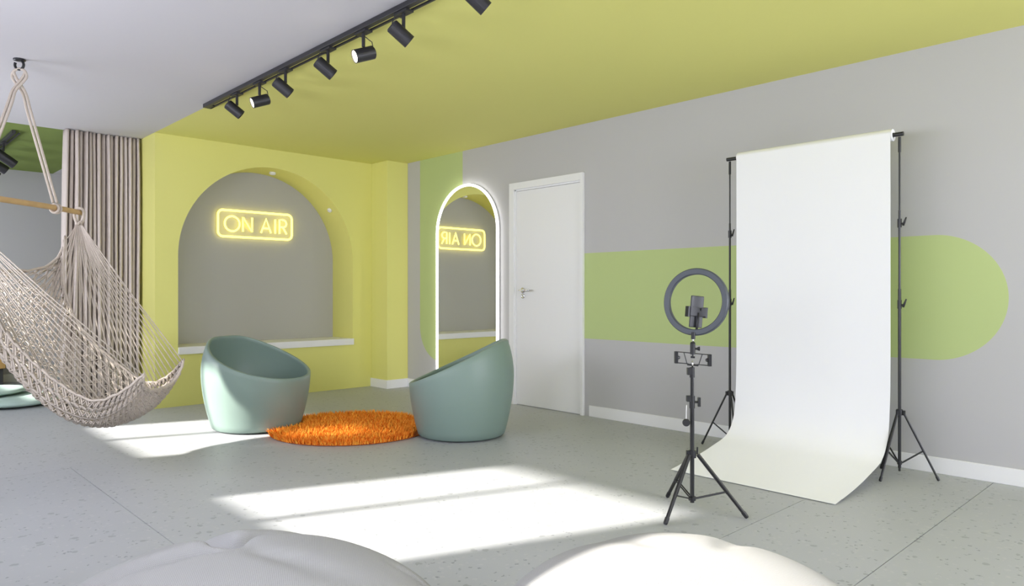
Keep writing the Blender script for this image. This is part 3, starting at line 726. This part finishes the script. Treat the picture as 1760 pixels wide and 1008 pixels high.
# ------------------------------------------------------------------ floor poufs in the foreground
def pouf(lat, d, Rx, Ry, ht, zs, creases, name, label, seam):
    """two-piece cushion: domed top and bottom meeting in a seam at height zs; creases: (x, y, angle, length, width, depth)"""
    c = cam_pt(lat, d, 0)
    t = thing(name, tuple(c), label, 'pouf', 'pale woven floor poufs')
    def wob(a): return 1 + 0.015*math.sin(3*a+1) + 0.010*math.sin(5*a)
    def dent(x, y):
        z = 0.0
        for (x0, y0, ang, L, wd, dp) in creases:
            ca, sa = math.cos(math.radians(ang)), math.sin(math.radians(ang))
            u = ((x-x0)*ca + (y-y0)*sa)/L; v = -(x-x0)*sa + (y-y0)*ca
            if u < -0.6 or u > 1.3: continue
            win = (1/(1+math.exp(-(u+0.08)*18)))*(1/(1+math.exp((u-0.85)*9)))
            ww = wd*(0.7+0.7*max(0, u))
            z -= dp*win*(math.exp(-(v/ww)**2)*(1.15-0.6*max(0, min(1, u))) - 0.12*math.exp(-((abs(v)-2.0*ww)/(1.3*ww))**2))
        return z + 0.005*math.sin(x*8+1.3)*math.sin(y*9+0.4)
    nr, na, nb = 90, 260, 24; vs, fs = [], []
    def top(x, y, r): 
        q = max(0.0, 1-r**2.3)
        return zs + (ht-zs)*q**0.62 + dent(x, y)*min(1, q*3.5)
    vs.append((0, 0, top(0, 0, 0)))
    for i in range(1, nr+1):
        r = math.sin(i/nr*math.pi/2)
        for k in range(na):
            a = 2*math.pi*k/na; x = Rx*r*math.cos(a)*wob(a); y = Ry*r*math.sin(a)*wob(a); vs.append((x, y, top(x, y, r)))
    for k in range(na): fs.append((0, 1+k, 1+(k+1) % na))
    for j in range(1, nb+1):
        f = j/nb; r = 1 - 0.30*f**2.6
        for k in range(na): a = 2*math.pi*k/na; vs.append((Rx*r*math.cos(a)*wob(a), Ry*r*math.sin(a)*wob(a), zs*(1-f**1.3)))
    for i in range(nr+nb-1):
        for k in range(na): a = 1+i*na+k; b = 1+i*na+(k+1) % na; fs.append((a, a+na, b+na, b))
    last = 1+(nr+nb-1)*na; fs.append(tuple(last+k for k in range(na))[::-1])
    def w3(x, y, z): return (c.x + RV.x*x + FV.x*y, c.y + RV.y*x + FV.y*y, z)
    mk('cover', ([w3(*v) for v in vs], [], fs), M['pouf'], t, smooth=True)
    bm = B(); tube(bm, [w3(Rx*1.004*math.cos(a)*wob(a), Ry*1.004*math.sin(a)*wob(a), zs) for a in np.linspace(0, 2*math.pi, 121)[:-1]], 0.0032, 6, closed=True)
    mk('seam_piping', bm, M['piping'], t, smooth=True)
    return t
pouf(-0.685, 1.755, 0.515, 0.48, 0.43, 0.23,
     [(-0.06, 0.12, 143, 0.42, 0.040, 0.050), (-0.07, 0.12, 42, 0.30, 0.034, 0.044), (-0.09, 0.04, 200, 0.40, 0.040, 0.040), (0.48, 0.12, 170, 0.14, 0.016, 0.016), (0.06, 0.02, -20, 0.3, 0.04, 0.012)],
     'floor_pouf', 'grey white woven pouf in shade, front left, with creases meeting in a dimple', None)
pouf(0.435, 1.755, 0.485, 0.48, 0.425, 0.23,
     [(0.12, 0.10, 58, 0.36, 0.045, 0.010), (-0.06, 0.10, 122, 0.40, 0.055, 0.008)],
     'floor_pouf', 'sunlit white woven pouf, front centre, before the ring light stand', None)

# ------------------------------------------------------------------ lounge past the curtain
bn = thing('low_bench', (1.0, 10.12, 0), 'low bench with an orange wooden front at the far wall, left behind the hammock', 'bench')
bm = B(); box(bm, 0.30, 1.44, 9.95, 10.33, 0.20, 0.42); mk('wood_box', bm, M['benchwood'], bn, bevel=0.006)
bm = B(); box(bm, 0.34, 1.42, 9.98, 10.33, 0.0, 0.20); mk('plinth', bm, M['charcoal'], bn)
def pebble(c, rx, ry, z0, z1, lab):
    bm = B(); prof = []; n = 10
    for k in range(n+1):
        a = -math.pi/2 + math.pi*k/n; prof.append((max(0, math.cos(a))**0.55 if 0 < k < n else 0, (z0+z1)/2 + (z1-z0)/2*math.sin(a)))
    lathe(bm, (0, 0, 0), prof, 40)
    for v in bm.verts:
        a = math.atan2(v.co.y, v.co.x); wv = 1+0.05*math.sin(2*a+c[0]*5)+0.03*math.sin(3*a)
        v.co = Vector((c[0]+v.co.x*rx*wv, c[1]+v.co.y*ry*wv, v.co.z))
    o = mk('pebble_cushion', bm, M['mint'], smooth=True); tag(o, lab, 'cushion', 'pale green floor cushions'); return o
pebble((1.27, 8.27), 0.42, 0.42, 0.0, 0.09, 'large flat pale green floor cushion under the hammock, lowest of the pile')
pebble((1.08, 8.45), 0.34, 0.32, 0.092, 0.16, 'smaller pale green cushion lying on the large flat one behind the hammock')
